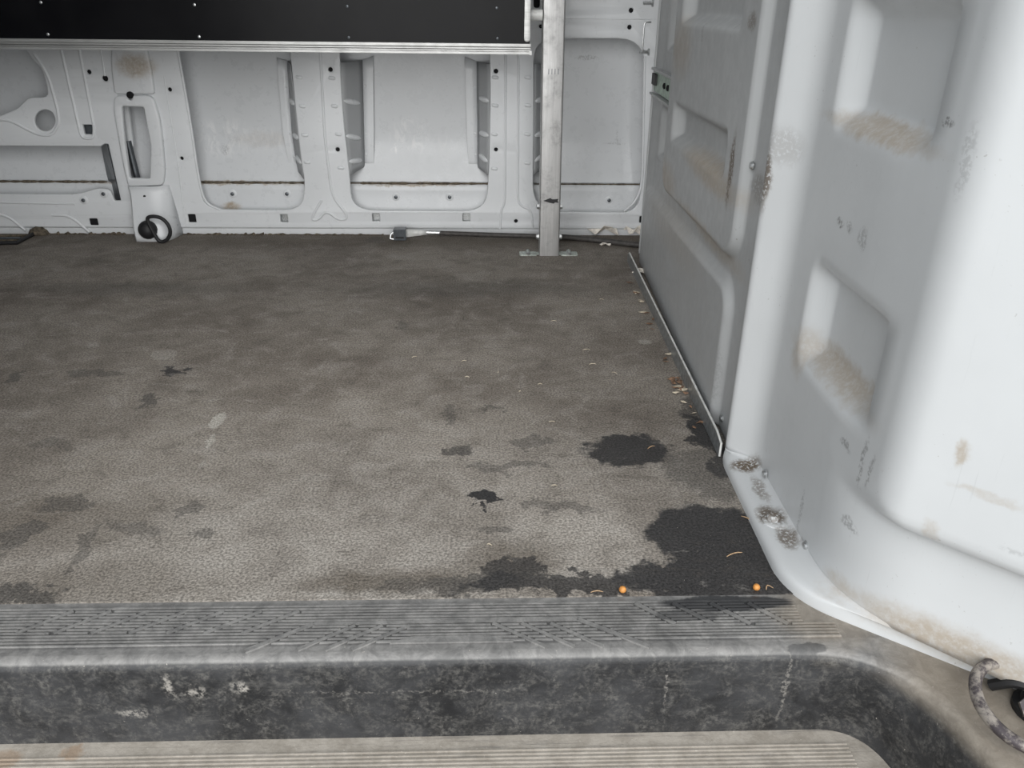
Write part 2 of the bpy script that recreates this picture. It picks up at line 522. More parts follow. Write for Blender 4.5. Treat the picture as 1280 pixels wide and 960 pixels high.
M['partition'] = paint('partition_paint', (0.42, 0.43, 0.435), 0.42, scratch=0.55,
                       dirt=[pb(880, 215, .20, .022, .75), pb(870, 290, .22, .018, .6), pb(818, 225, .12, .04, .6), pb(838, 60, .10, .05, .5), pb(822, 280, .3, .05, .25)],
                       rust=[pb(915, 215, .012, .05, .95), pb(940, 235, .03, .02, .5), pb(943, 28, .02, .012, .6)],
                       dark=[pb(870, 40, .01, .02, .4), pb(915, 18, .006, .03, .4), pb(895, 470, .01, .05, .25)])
M['pillar'] = paint('pillar_panel_paint', (0.59, 0.605, 0.615), 0.36, scratch=0.30,
                    dirt=[pb(1098, 164, .11, .011, .75, .41), pb(1040, 468, .10, .016, .7, .41), pb(1003, 440, .02, .03, .5, .41),
                          pb(1240, 620, .02, .004, .35, .47), pb(1197, 567, .005, .012, .7, .44), pb(1150, 665, .006, .012, .4, .43), pb(1195, 712, .02, .006, .35, .45),
                          ((.50, .63, .03), (.10, .10, .022), .75), ((.58, .55, .03), (.06, .06, .02), .8), ((.40, .72, .03), (.04, .03, .012), .5)],
                    rust=[((.376, 1.045, .475), (.03, .03, .022), .22), ((.372, 1.065, .43), (.008, .012, .04), .8), ((.389, 1.012, .018), (.022, .016, .02), 1.0), ((.384, .885, .02), (.016, .022, .02), .9), ((.390, .835, .02), (.012, .022, .02), .8), ((.390, .95, .02), (.008, .03, .02), .6)],
                    dark=[pb(1050, 278, .01, .006, .8, .405), pb(1063, 282, .008, .006, .7, .405), pb(1185, 152, .008, .004, .8, .405), pb(1078, 578, .004, .03, .6, .405), pb(1058, 555, .012, .005, .6, .405),
                          pb(1088, 590, .004, .02, .5, .405), pb(1002, 640, .004, .03, .4, .405), pb(1055, 655, .012, .006, .5, .405), pb(1212, 700, .02, .006, .3, .44), pb(1205, 200, .006, .03, .25, .405), pb(1080, 300, .01, .01, .4, .405)])


def make_alu(name, col, dirt, stretch):
    t = NT(name)
    br = t.noise(1, 5, 0.7, vec=t.scaled(*stretch)).outputs[0]; n = t.noise(30, 5, 0.7).outputs[0]; f = t.noise(150, 4, 0.7).outputs[0]
    c = t.mix(t.ramp(br, 0.3, 0.7), tuple(x * 0.78 for x in col), col)
    c = t.mix(t.math('MULTIPLY', t.ramp(n, 0.5, 0.75), dirt), c, tuple(x * 0.45 for x in col))
    c = t.mix(t.math('MULTIPLY', t.ramp(f, 0.66, 0.74), dirt), c, (0.06, 0.06, 0.06))
    return t.out(c, t.ramp(n, 0.3, 0.7, 0.36, 0.5), 0.75, t.bump(br, 0.12, 0.001))


M['alu_post'] = make_alu('aluminium_post', (0.50, 0.495, 0.49), 0.6, (260, 260, 8))
M['alu_track'] = make_alu('aluminium_track', (0.52, 0.52, 0.51), 0.2, (6, 260, 260))


def make_black_board():
    t = NT('black_ply')
    n = t.noise(300, 3, 0.6).outputs[0]; g = t.noise(8, 4).outputs[0]
    c = t.mix(t.ramp(g, 0.3, 0.7), (0.003, 0.003, 0.004), (0.006, 0.006, 0.007))
    return t.out(c, 0.33, 0, t.bump(n, 0.1, 0.0005), 0.15)


M['board'] = make_black_board()
M['pipe'] = simple('dark_pipe', (0.10, 0.11, 0.12), 0.3, 0.4)
M['web_grey'] = paint('pillar_web_grey', (0.40, 0.41, 0.42), 0.45, scratch=.2)  # plain grey of the pillar webs, darker than the wall panels
M['dirt'] = simple('packed_dirt', (0.11, 0.09, 0.065), 0.95, 0, 0.5, 120, 0.6)
M['cable'] = simple('cable_sheath', (0.055, 0.05, 0.047), 0.6, 0, 0.3, 80)
M['worn_ring'] = None


def make_worn_ring():
    t = NT('worn_steel_ring')
    n = t.noise(60, 5, 0.75).outputs[0]
    c = t.mix(t.ramp(n, 0.42, 0.62), (0.06, 0.05, 0.055), (0.30, 0.27, 0.24))
    return t.out(c, 0.5, 0.25, t.bump(n, 0.3, 0.001))


M['worn_ring'] = make_worn_ring()

# ================================================================== SETTING: floor and door step
floor = MB()
rows = []
ys = [SEAM - 0.001, SEAM + 0.001] + [SEAM + 0.05 * k for k in range(1, 34)]
mb = MB().box((-2.6, SEAM, -0.02), (0.95, W + 0.12, 0.0))
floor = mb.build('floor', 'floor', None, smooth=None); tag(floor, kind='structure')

trim = thing('trim_1', (0, 0, 0), None, None, kind='structure')
rim = fillet([Vector((-1.35, RIM, 0)), Vector((0.447, RIM, 0)), Vector((0.50, 0.42, 0))], [0, 0.10, 0], closed=False, n=14)
bot = fillet([Vector((-1.35, RIM + 0.001, 0)), Vector((0.432, RIM + 0.001, 0)), Vector((0.49, 0.42, 0))], [0, 0.05, 0], closed=False, n=14)
rim = subdivide(rim, [20] + [1] * (len(rim) - 3) + [6]); bot = subdivide(bot, [20] + [1] * (len(bot) - 3) + [6])
TOP = -0.0015
prof = []
rr = 0.013
top_edge = []
rows = []
for i, (a, b) in enumerate(zip(rim, bot)):
    t = (rim[min(i + 1, len(rim) - 1)] - rim[max(i - 1, 0)]).normalized()
    nrm = Vector((t.y, -t.x, 0))            # towards the well (door side)
    row = []
    for k in range(7):
        ang = math.pi / 2 * k / 6
        row.append(a + nrm * (-rr + rr * math.sin(ang)) + Vector((0, 0, TOP - rr + rr * math.cos(ang))))
    top_edge.append(row[0].copy())
    for k in range(1, 9):
        q = k / 8
        p = row[6].lerp(Vector((b.x, b.y, STEP_Z - .009)), q); row.append(p)
    for k in range(0):                    # small cove into the lower tread
        ang = math.pi / 2 * k / 3
        row.append(Vector((b.x, b.y, STEP_Z)) + nrm * (0.008 * math.sin(ang)) + Vector((0, 0, -0.006 * (1 - math.cos(ang)))))
    rows.append(row)
MB().grid(rows).build('step_riser', 'sill', trim, smooth=50, fix=False)
outline = [(p.x, p.y) for p in top_edge] + [(0.90, 0.42), (0.90, 0.80), (-1.35, 0.80)]
plate('sill_plate', outline, [], TOP, 0.012, 0, 'sill', trim, plane='XY')
low = [(p.x, p.y + 0.002) for p in bot] + [(-1.35, 0.42)]
plate('lower_tread', low, [], STEP_Z - 0.005, 0.02, 0, 'tread', trim, plane='XY')
MB().box((-1.35, 0.40, -0.30), (0.90, 0.42, STEP_Z - 0.006)).build('rocker_skirt', 'sill', trim, smooth=None)
# ribs of the tread: thin raised bars, cut by slanted channels
channels = []


def chan(x0, y0, x1, y1, w=0.006):
    a, b = fl(x0, y0), fl(x1, y1); channels.append((a, b, w))


for k in range(7): chan(20 + 47 * k, 792, 92 + 47 * k, 764)
chan(306, 814, 392, 780, .008); chan(392, 780, 722, 774, .006); chan(722, 774, 812, 808, .008)
for k in range(3): chan(372 + 34 * k, 812, 444 + 34 * k, 782, .006)
for k in range(3): chan(616 + 36 * k, 779, 682 + 36 * k, 808, .006)
for k in range(4): chan(794 + 47 * k, 754, 844 + 47 * k, 780, .008)
hexa = [fl(486, 812), fl(514, 796), fl(610, 794), fl(642, 806)]
ribs = MB()
y = 0.6775
while y < 0.738:
    cuts = []
    for a, b, w in channels:
        lo, hi = min(a.y, b.y), max(a.y, b.y)
        if lo <= y <= hi:
            if abs(a.y - b.y) < 0.008 or abs((b - a).normalized().y) < .12: cuts.append((min(a.x, b.x), max(a.x, b.x)))
            else:
                q = max(0, min(1, (y - a.y) / (b.y - a.y))); x = a.x + (b.x - a.x) * q; hw = .36 * w / abs((b - a).normalized().y) + .0008; cuts.append((x - hw, x + hw))
    if y < hexa[1].y:
        q = max(0, (y - hexa[0].y) / (hexa[1].y - hexa[0].y)); cuts.append((hexa[0].x + q * (hexa[1].x - hexa[0].x), hexa[3].x + q * (hexa[2].x - hexa[3].x)))
    xe = 0.365 if y > 0.70 else 0.40
    segs = [(-1.30, xe)]
    for c0, c1 in sorted(cuts):
        ns = []
        for s0, s1 in segs:
            if c1 <= s0 or c0 >= s1: ns.append((s0, s1)); continue
            if c0 > s0: ns.append((s0, c0))
            if c1 < s1: ns.append((c1, s1))
        segs = ns
    for s0, s1 in segs:
        if s1 - s0 < 0.004: continue
        ribs.add([(s0, y - .00145, TOP - .0005), (s1, y - .00145, TOP - .0005), (s1, y + .00145, TOP - .0005), (s0, y + .00145, TOP - .0005),
                  (s0 + .001, y - .0011, TOP + .0024), (s1 - .001, y - .0011, TOP + .0024), (s1 - .001, y + .0011, TOP + .0024), (s0 + .001, y + .0011, TOP + .0024)],
                 [(4, 5, 6, 7), (0, 1, 5, 4), (1, 2, 6, 5), (2, 3, 7, 6), (3, 0, 4, 7)])
    y += 0.0049
hx = [Vector((p.x, max(p.y, .6745), 0)) for p in hexa]
ribs.add([Vector((p.x, p.y, TOP - .0005)) for p in hx] + [Vector((p.x, p.y, TOP + .0023)) for p in hx], [(4, 5, 6, 7), (0, 1, 5, 4), (1, 2, 6, 5), (2, 3, 7, 6), (3, 0, 4, 7)])
for a, b, w in channels:                  # the flat bars between the grooved fields
    d = (b - a).normalized(); n_ = Vector((-d.y, d.x, 0)) * w * .36
    q = [a + n_, b + n_, b - n_, a - n_]
    ribs.add([Vector((p.x, p.y, TOP - .0005)) for p in q] + [Vector((p.x, p.y, TOP + .0023)) for p in q], [(4, 5, 6, 7), (0, 1, 5, 4), (1, 2, 6, 5), (2, 3, 7, 6), (3, 0, 4, 7)])
o = ribs.build('tread_rib', 'sill', trim, smooth=None); tag(o, kind='stuff')
ribs = MB()
y = 0.632
while y > 0.44:
    ribs.add([(-1.3, y - .0014, STEP_Z - .0055), (.41, y - .0014, STEP_Z - .0055), (.41, y + .0014, STEP_Z - .0055), (-1.3, y + .0014, STEP_Z - .0055),
              (-1.3, y - .0007, STEP_Z - .0035), (.41, y - .0007, STEP_Z - .0035), (.41, y + .0007, STEP_Z - .0035), (-1.3, y + .0007, STEP_Z - .0035)],
             [(4, 5, 6, 7), (0, 1, 5, 4), (1, 2, 6, 5), (2, 3, 7, 6), (3, 0, 4, 7)])
    y -= 0.0052
o = ribs.build('tread_rib', 'tread', trim, smooth=None); tag(o, kind='stuff')

# ================================================================== SETTING: side wall across the van
wall = thing('wall_back', (0, 0, 0), None, None, kind='structure')


def xz(pts, y=W): return [(wl(a, b, y).x, wl(a, b, y).z) for a, b in pts]


def rpoly(pts, r, y=W): return [(p.x, p.y) for p in fillet([Vector((a, b, 0)) for a, b in xz(pts, y)], r)]


def rect_hole(px, py, w, h, r=0.003, y=W):
    p = wl(px, py, y)
    return [(q.x, q.y) for q in fillet([Vector((p.x - w / 2, p.z - h / 2, 0)), Vector((p.x + w / 2, p.z - h / 2, 0)), Vector((p.x + w / 2, p.z + h / 2, 0)), Vector((p.x - w / 2, p.z + h / 2, 0))], r, n=3)]


def circ(px, py, r, y=W, n=14):
    p = wl(px, py, y); return [(p.x + r * math.cos(2 * math.pi * k / n), p.z + r * math.sin(2 * math.pi * k / n)) for k in range(n)]


open_a = rpoly([(221, 50), (234, 132), (249, 232), (256, 262), (376, 263), (382, 232), (376, 200), (361, 50)], [.03, .3, .1, .07, .06, .06, .1, .03])
open_b = rpoly([(424, 50), (428, 140), (437, 218), (440, 263), (607, 264), (611, 218), (613, 130), (612, 50)], [.03, .1, .06, .07, .07, .06, .1, .03])
open_c = rpoly([(667, 48), (667, 150), (666, 264), (800, 266), (804, 150), (808, 48)], [.06, .1, .08, .06, .1, .08])
slot = rpoly([(-60, 182), (126, 183), (130, 180), (135, 180), (151, 251), (143, 251), (137, 237), (122, 235), (110, 239), (95, 243), (-60, 242)], [.0, .002, .002, .002, .004, .004, .01, .02, .02, .03, 0])
big_hole = rpoly([(-70, 58), (30, 58), (40, 74), (52, 85), (58, 105), (60, 118), (55, 122), (35, 122), (22, 136), (0, 145), (-70, 150)], .012)
round_hole = [(wl(56 + 13 * math.cos(t), 150.5 + 13.5 * math.sin(t), W).x, wl(56 + 13 * math.cos(t), 150.5 + 13.5 * math.sin(t), W).z) for t in [2 * math.pi * k / 28 for k in range(28)]]
pillar_gap = rpoly([(150, 128), (183, 129), (192, 190), (190, 226), (160, 226)], .01)
sq_px = [(240, 273, .022, .024), (355, 273, .022, .024), (470, 272, .022, .024), (583, 272, .022, .024), (804, 274.5, .022, .020), (117, 277.5, .024, .020), (110, 162, .026, .026)]
round_px = [(212, 112, .0055), (227, 198, .005), (413, 87, .006), (422, 187, .006), (620, 89, .006), (620, 187, .0055), (645, 276.5, .0055), (111, 90, .006), (131, 98, .008), (789, 13, .006), (787, 34, .006), (676, 33, .005)]
oval = rpoly([(667, -6), (675, -6), (675, 10), (667, 10)], .008)
holes = [open_a, open_b, open_c, slot, big_hole, round_hole, pillar_gap, oval] + [rect_hole(a, b, c, d) for a, b, c, d in sq_px] + [circ(a, b, c) for a, b, c in round_px]
plate('inner_panel', [(-2.6, 0.0215), (0.95, 0.0215), (0.95, 1.55), (-2.6, 1.55)], holes, W, 0.011, 0.0028, 'wall', wall)
plate('sill_flange', [(-2.6, -0.01), (0.95, -0.01), (0.95, 0.03), (-2.6, 0.03)], [], W + 0.006, 0.01, 0.001, 'wall', wall)
# discs and plates in the small holes, the black ones standing in for inside shade
for i, (a, b, c) in enumerate(round_px):
    p = wl(a, b, W); MB().lathe((p.x, W + .006, p.z), (0, -1, 0), [(c * 1.02, -.003), (c * 1.02, .0005), (c * .6, .0022)], 14).build('hole_dark_disc', 'dark_void', wall)
for i, (a, b, c, d) in enumerate(sq_px):
    p = wl(a, b, W)
    if i in (0, 4, 5): MB().box((p.x - c / 2, W + .004, p.z - d / 2), (p.x + c / 2, W + .009, p.z + d / 2)).build('hole_back_plate', 'dark_void', wall)
    else: MB().box((p.x - c / 2 - .004, W + .020, p.z - d / 2 - .004), (p.x + c / 2 + .004, W + .022, p.z + d / 2 + .004)).build('hole_back_plate', 'pipe' if i == 6 else 'steel', wall)
p = wl(671, 2, W); MB().box((p.x - .012, W + .008, p.z - .04), (p.x + .012, W + .012, p.z + .03)).build('hole_back_plate', 'dark_void', wall)  # black block in place of the oval hole's inner shade

# outer skin behind the cut-outs, bellied, stepping in at the bottom
SKIN = W + 0.098
rows = []
zs = [0.10, 0.14, 0.158, 0.165, 0.175, 0.19, 0.21, 0.235] + [0.26 + 0.03 * k for k in range(45)]
for xx in [-2.6 + 0.1 * k for k in range(36)]:
    rows.append([Vector((xx, SKIN - 0.034 * (1 - sstep(0.12, 0.26, z)) - 0.006 * math.sin(max(0, z - .2) * 3), z)) for z in zs])
MB().grid(rows).build('outer_skin', 'skin', wall, smooth=60, solid=0.004)
lz = wl(300, 229, W + .05).z
rows = []
for xx in [-2.6 + 0.1 * k for k in range(36)]:
    rows.append([Vector((xx, W + yy, z)) for yy, z in ((0.068, lz + .002), (0.052, lz), (0.047, lz - .004), (0.046, lz - .02), (0.044, 0.05), (0.03, 0.028), (0.004, 0.02))])
MB().grid(rows).build('lower_skin', 'skin', wall, smooth=60, solid=0.003)
for a, b in [(291, 242), (359, 242), (495, 246), (562, 246), (761, 250), (105, 250), (130, 242)]:
    yy = W + .045 if a > 200 else W
    p = wl(a, b, yy)
    MB().lathe(p, (0, -1, 0), [(.012, 0), (.012, .002), (.0085, .0035), (.0085, .0038)], 16).build('bolt_boss', 'wall', wall)
    MB().lathe(p - Vector((0, .0038, 0)), (0, -1, 0), [(.0055, 0), (.0055, .003), (.003, .0042)], 8).build('bolt', 'pipe', wall)
# dirt packed along the seam of the lower skin
for a, b, c in [(0, 133, 222), (248, 380, 228), (437, 611, 230.5), (668, 803, 233)]:
    p0, p1 = wl(a - (40 if a == 0 else 0), c, W + .052), wl(b, c, W + .052)
    n = 40; rnd = random.Random(a)
    MB().tube([(p0.x + (p1.x - p0.x) * k / n, W + .050, lz + .002) for k in range(n + 1)], [.0018 + .0022 * rnd.random() * (1.3 if a < 600 else .4) for k in range(n + 1)], 6).build('seam_dirt', 'dirt', wall)


rnd = random.Random(21)
for a, b in ((46, 158), (216, 330), (332, 480)):
    p0, p1 = fl(a, 293), fl(b, 293); n = 46
    MB().tube([(p0.x + (p1.x - p0.x) * k / n, W + .001 - .004 * rnd.random(), .0015) for k in range(n + 1)], [.0012 + .0065 * rnd.random() ** 3 * (1 if a < 300 else .5) for k in range(n + 1)], 6).build('seam_dirt', 'dirt', wall)


# folded webs of the hat-shaped pillars, with welded flanges on the skin
def web(front, backp, flange, name='pillar_web'):
    yb = SKIN - 0.016
    f = [wl(a, b, W + .006) for a, b in front]; k = [wl(a, b, yb) for a, b in backp]; g = [wl(a, b, yb) for a, b in flange]
    rows = []; fr = []
    for q in range(13):
        t = q / 12 * (len(f) - 1); i = min(int(t), len(f) - 2); u = t - i
        a, b, c = f[i].lerp(f[i + 1], u), k[i].lerp(k[i + 1], u), g[i].lerp(g[i + 1], u)
        rows.append([a, a.lerp(b, .25), a.lerp(b, .5), a.lerp(b, .75), b])
        fr.append([b, b.lerp(c, .5), c, c + Vector((0, .005, 0))])
    o = MB().grid(rows).build(name, 'web_grey', wall, smooth=40, solid=0.002)
    MB().grid(fr).build('weld_flange', 'wall', wall, smooth=40, solid=0.002)
    return f, k, g


webs = [web([(363, 80), (373, 165), (380, 224)], [(359, 76), (365, 165), (372, 213)], [(346, 72), (354, 165), (362, 210)]),
        web([(425, 78), (430, 165), (437, 219)], [(453, 75), (455, 165), (456, 208)], [(466, 70), (467, 165), (467, 208)]),
        web([(612, 80), (612, 165), (610, 219)], [(596, 77), (597, 165), (597, 209)], [(581, 71), (584, 165), (586, 208)]),
        web([(668, 80), (667, 165), (667, 218)], [(684, 80), (684, 165), (684, 208)], [(696, 80), (696, 165), (696, 208)])]
# pressed stiffening beads across the webs and along the pillar edges
cap = None


def bead(p0, p1, r=0.0045, parent=wall, mat='wall', name='pressed_bead', n=7):
    p0, p1 = Vector(p0), Vector(p1)
    pts = [p0.lerp(p1, k / 6) for k in range(7)]
    rad = [r * .25, r * .8, r, r, r, r * .8, r * .25]
    return MB().tube(pts, rad, n).build(name, mat, parent, smooth=70)


for wi, (f, k, g) in enumerate(webs):
    for q in (0.28, 0.56, 0.86) if wi != 0 else (0.3, 0.58, .85):
        t = q * 2; i = min(int(t), 1); u = t - i
        a, b = f[i].lerp(f[i + 1], u), k[i].lerp(k[i + 1], u)
        bead(a.lerp(b, .06) + Vector((0, 0, .004)), a.lerp(b, .82) - Vector((0, 0, .006 if wi == 1 else -.012)), .0085)
    for q in (0.18, 0.52, .82):
        t = q * 2; i = min(int(t), 1); u = t - i
        b, c = k[i].lerp(k[i + 1], u), g[i].lerp(g[i + 1], u)
        bead(b.lerp(c, .02) + Vector((0, .003, 0)), b.lerp(c, .42) + Vector((0, .003, 0)), .006)
for sgn, pts in zip((1, -1, 1, -1), ([(370, 97), (374, 133), (377, 169), (380, 203)], [(419, 98), (422, 133), (427, 168), (430, 210)], [(615, 97), (615, 132), (614, 168), (614, 211)], [(664, 97), (664, 132), (663, 168), (663, 204)])):
    for a, b in pts:
        p = wl(a, b, W); bead((p.x - .012 + sgn * .009, W + .003, p.z + .002), (p.x + .012 + sgn * .009, W + .003, p.z - .001), .0065)


def line_bead(px, r=0.0032, y=W + .0010, rad=0.03, name='pressed_crease'):
    pts = [wl(a, b, y) for a, b in px]
    pts = fillet(pts, rad, closed=False, n=6)
    return MB().tube(pts, r, 7).build(name, 'wall', wall, smooth=70)


line_bead([(399, 40), (406, 170), (415, 245), (437, 272), (424, 276), (408, 262), (398, 275), (388, 275), (402, 250)], .0045)
line_bead([(632, 40), (631, 255), (626, 262), (625, 286)], .0042)
line_bead([(648, 40), (647, 250), (652, 258), (664, 262), (666, 284)], .0042)
line_bead([(-40, 152), (12, 149), (34, 162), (50, 169), (66, 169), (74, 155), (73, 140), (60, 92), (42, 66)], .0045, rad=.03)
line_bead([(98, 55), (118, 160), (117, 173), (105, 173), (101, 168), (75, 55)], .0045, rad=.012)
line_bead([(125, 55), (131, 95)], .0025)
line_bead([(-40, 252), (94, 255)], .0035)
line_bead([(65, 269), (87, 269), (112, 290)], .0042)
line_bead([(-30, 268), (8, 268), (32, 288)], .0042)
line_bead([(706, 23), (815, 24)], .002)
line_bead([(222, 62), (236, 140), (250, 235), (258, 255), (275, 262)], .004, W + .002, .08)
line_bead([(205, 95), (222, 200), (232, 283)], .0022)
line_bead([(806, 70), (803, 230), (795, 252), (780, 264)], .004, W + .002, .05)

# proud box pillar with the long window, its head block and its foot
pil = rpoly([(143, 120), (190, 119), (200, 150), (206, 215), (203, 232), (160, 234), (153, 205), (141, 135)], [.01, .02, .05, .03, .012, .012, .05, .02], W - .014)
pil_gap = rpoly([(152, 133), (179, 134), (188, 182), (187, 223), (162, 223), (156, 180)], .006, W - .014)
plate('box_pillar', pil, [pil_gap, circ(162, 119.5 + 3, .0055, W - .014)], W - .014, 0.018, 0.005, 'wall', wall)
head = rpoly([(139, 45), (180, 45), (190, 92), (193, 118), (143, 118), (138, 85)], [.01, .01, .03, .01, .01, .03], W - .010)
plate('pillar_head', head, [], W - .010, 0.016, 0.005, 'wall', wall)
p = wl(162, 119, W - .016); MB().lathe((p.x, W - .010, p.z), (0, -1, 0), [(.0095, 0), (.0095, .0045), (.006, .006)], 14).build('hole_dark_disc', 'dark_void', wall)  # black disc drawn as the dark of a hole
foot_l = [(159, 233), (200, 231), (208, 262), (214, 304), (169, 304)]
YF = 2.318
fpts = [wl(a, b, W - .02) for a, b in foot_l]
x0, x1 = wl(159, 233, W - .02), wl(200, 233, W - .02)
fo = [(x0.x, x0.y, x0.z), (x1.x, x1.y, x1.z)]
fb0, fb1 = fl(169, 302), fl(212, 299)
n = 8; rows = []
for k in range(n + 1):
    t = k / n; s = sstep(0, 1, t)
    yy = (W - .020) * (1 - s) + fb0.y * s
    a = x0.x * (1 - t) + fb0.x * t; b = x1.x * (1 - t) + fb1.x * t; zz = x0.z * (1 - t) + 0.0 * t
    rows.append([Vector((a, W + .002, zz)), Vector((a + .001, yy + .006, zz)), Vector((a + .006, yy, zz)), Vector(((a + b) / 2, yy - .001, zz)), Vector((b - .012, yy, zz)), Vector((b + .006, yy + .016, zz)), Vector((b + .022, W + .002, zz))])
MB().grid(rows).build('pillar_foot', 'wall', wall, smooth=40, solid=.002)
p = wl(181, 246, W - .026); MB().lathe((p.x, p.y + .008, p.z), (0, -1, 0), [(.005, 0), (.005, .009), (.003, .010)], 12).build('hole_dark_disc', 'dark_void', wall)  # black disc for the shaded hole in the foot
# pipe visible inside the pillar window and the folded sheet beside the slot
a, b = wl(160, 176, W + .045), wl(176, 240, W + .045)
MB().tube([a, b], .009, 12).build('drain_pipe', 'pipe', wall)
a2, b2 = wl(155, 120, W + .055), wl(163, 182, W + .055)
MB().tube([a2, b2], .012, 12).build('drain_pipe', 'wall', wall)
s0, s1, s2, s3 = wl(127, 183, W + .07), wl(137, 237, W + .07), wl(151, 251, W + .008), wl(134, 180, W + .008)
MB().grid([[s0, s3], [s1 - Vector((0, 0, .03)), s2 - Vector((0, 0, .005))]]).build('slot_cheek', 'pipe', wall, smooth=None, solid=.002)

# ================================================================== SETTING: steel partition towards the cab
part = thing('wall_right', (0, 0, 0), None, None, kind='structure')
Y0, Y1 = 1.085, 2.16


def far_base(y): return 0.386 + 0.05 * (y - 1.085) / 1.1



def far_x(y, z):
    x = far_base(y); k = (x - .006) / 0.38
    y = y / k; z = 0.64 - (0.64 - z) / k
    fade = sstep(1.905, 1.86, y)
    d = sd_rrect(y, z, 1.160, 1.690, 0.287, 2.6, 0.05)
    x -= 0.016 * sstep(0.006, -0.007, d)
    d2 = sd_rrect(y, z, 1.157, 2.6, -0.6, 0.248, 0.05)
    x -= 0.013 * sstep(0.008, -0.012, d2) * fade
    # rear strip set back above the waist line
    x += 0.008 * sstep(1.690, 1.706, y) * sstep(0.22, 0.30, z) * fade
    for (a, b, c, e, dep) in ((1.245, 1.640, 0.388, 0.470, .026), (1.245, 1.640, 0.600, 0.80, .026), (1.735, 1.850, .322, .44, .020), (1.735, 1.850, .545, .80, .020)):
        x += dep * sstep(0.0, -0.024, sd_rrect(y, z, a, b, c, e, .02))
    return x


zs = [0.004 + 0.005 * k for k in range(152)] + [0.80 + .1 * k for k in range(10)]
ysl = [Y0 + (Y1 - Y0) * k / 240 for k in range(241)]
MB().grid([[Vector((far_x(y, z), y, z)) for z in zs] for y in ysl]).build('partition_panel', 'partition', part, smooth=70, solid=.002)
# folded far edge of the partition
MB().grid([[Vector((far_x(Y1, z) - .001, Y1, z)), Vector((far_x(Y1, z) - .004, Y1 + .006, z)), Vector((far_x(Y1, z) + .002, Y1 + .012, z)), Vector((far_x(Y1, z) + .05, Y1 + .013, z))] for z in zs]).build('edge_fold', 'partition', part, smooth=70, solid=.002)

# near pillar panel: upper skin bulges towards the door, lower skin follows the foot flange
UC = [(0.395, 1.10), (0.369, 1.064), (0.406, 1.020), (0.406, 0.672), (0.75, 0.328)]
LC = [(0.395, 1.10), (0.369, 1.064), (0.408, 1.020), (0.403, 0.713), (0.75, 0.376)]


def path(ctrl, rad):
    f = fillet([Vector((a, b, 0)) for a, b in ctrl], rad, closed=False, n=12)
    cnt = []
    L = len(f) - 1
    for i in range(L): cnt.append(60 if i == 13 * 2 else (50 if i == 13 * 3 else (3 if i in (0, 13) else 1)))
    return subdivide(f, cnt)


U = path(UC, [0, .010, .020, .024, 0]); Lp = path(LC, [0, .012, .022, .075, 0])
S = [0]
for i in range(1, len(U)): S.append(S[-1] + (U[i] - U[i - 1]).length)
sc = next(S[i] for i in range(len(U)) if U[i].y < 0.690 and U[i].x > .40)


def near_pt(i, z):
    w = sstep(0.004, -0.022, sd_rrect(S[i], z, sc - 0.030, 5, 0.145, 5, 0.07))
    p = Lp[i].lerp(U[i], w)
    base = 1 - sstep(0.018, 0.05, z)
    q = Vector((p.x, p.y, z))
    if 0.70 < p.y < 1.0 and p.x < .42:
        for (a, b, c, e) in ((0.735, 0.965, 0.510, 0.655), (0.742, 0.945, 0.222, 0.360), (.735, .965, .80, .95)):
            q.x += 0.027 * sstep(0.003, -0.028, sd_rrect(p.y, z, a, b, c, e, .028))
    return q


zn = [0.018 + 0.008 * k for k in range(86)] + [0.72 + .03 * k for k in range(36)]
MB().grid([[near_pt(i, z) for z in zn] for i in range(len(U))]).build('pillar_panel', 'pillar', part, smooth=75, solid=.002)
# foot flange lying on the floor
OC = [(0.385, 1.085), (0.3690, 1.063), (0.364, 1.04), (0.357, 0.742), (0.72, 0.470)]
O = path(OC, [0, .004, .01, .060, 0])
rows = []
for i in range(len(O)):
    o_, l_ = O[i], Lp[i]
    d = (l_ - o_); L = max(d.length, 1e-4); d = d / L
    pr_ = [(-0.0, -0.004), (-0.0, 0.006), (0.0015, 0.011), (0.005, 0.0145), (0.010, 0.016)]
    row = [Vector((o_.x + d.x * min(a, L), o_.y + d.y * min(a, L), b)) for a, b in pr_]
    row += [Vector((o_.x + d.x * L * t, o_.y + d.y * L * t, zz)) for t, zz in ((.5, .017), (.8, .018), (1.0, .024), (1.06, .034))]
    rows.append(row)
MB().grid(rows).build('foot_flange', 'pillar', part, smooth=70)
# fixings
p = fl(966, 650, .018)
MB().lathe((p.x + .006, p.y, .016), (0, 0, 1), [(.020, 0), (.020, .002), (.014, .004), (.0135, .004)], 20).build('washer', 'pillar', part)
MB().lathe((p.x, p.y, .019), (0, 0, 1), [(.0085, 0), (.0085, .005), (.006, .0075)], 12).build('bolt', 'pillar', part)
for a, b, x in [(941, 207, .386), (903, 523, .388), (1008, 682, .404), (957, 592, .402)]:
    q = pr(a, b, x); MB().lathe(q, (-1, 0, 0), [(.0065, 0), (.0065, .0015), (.0045, .004), (.002, .0042)], 12).build('screw', 'steel', part)
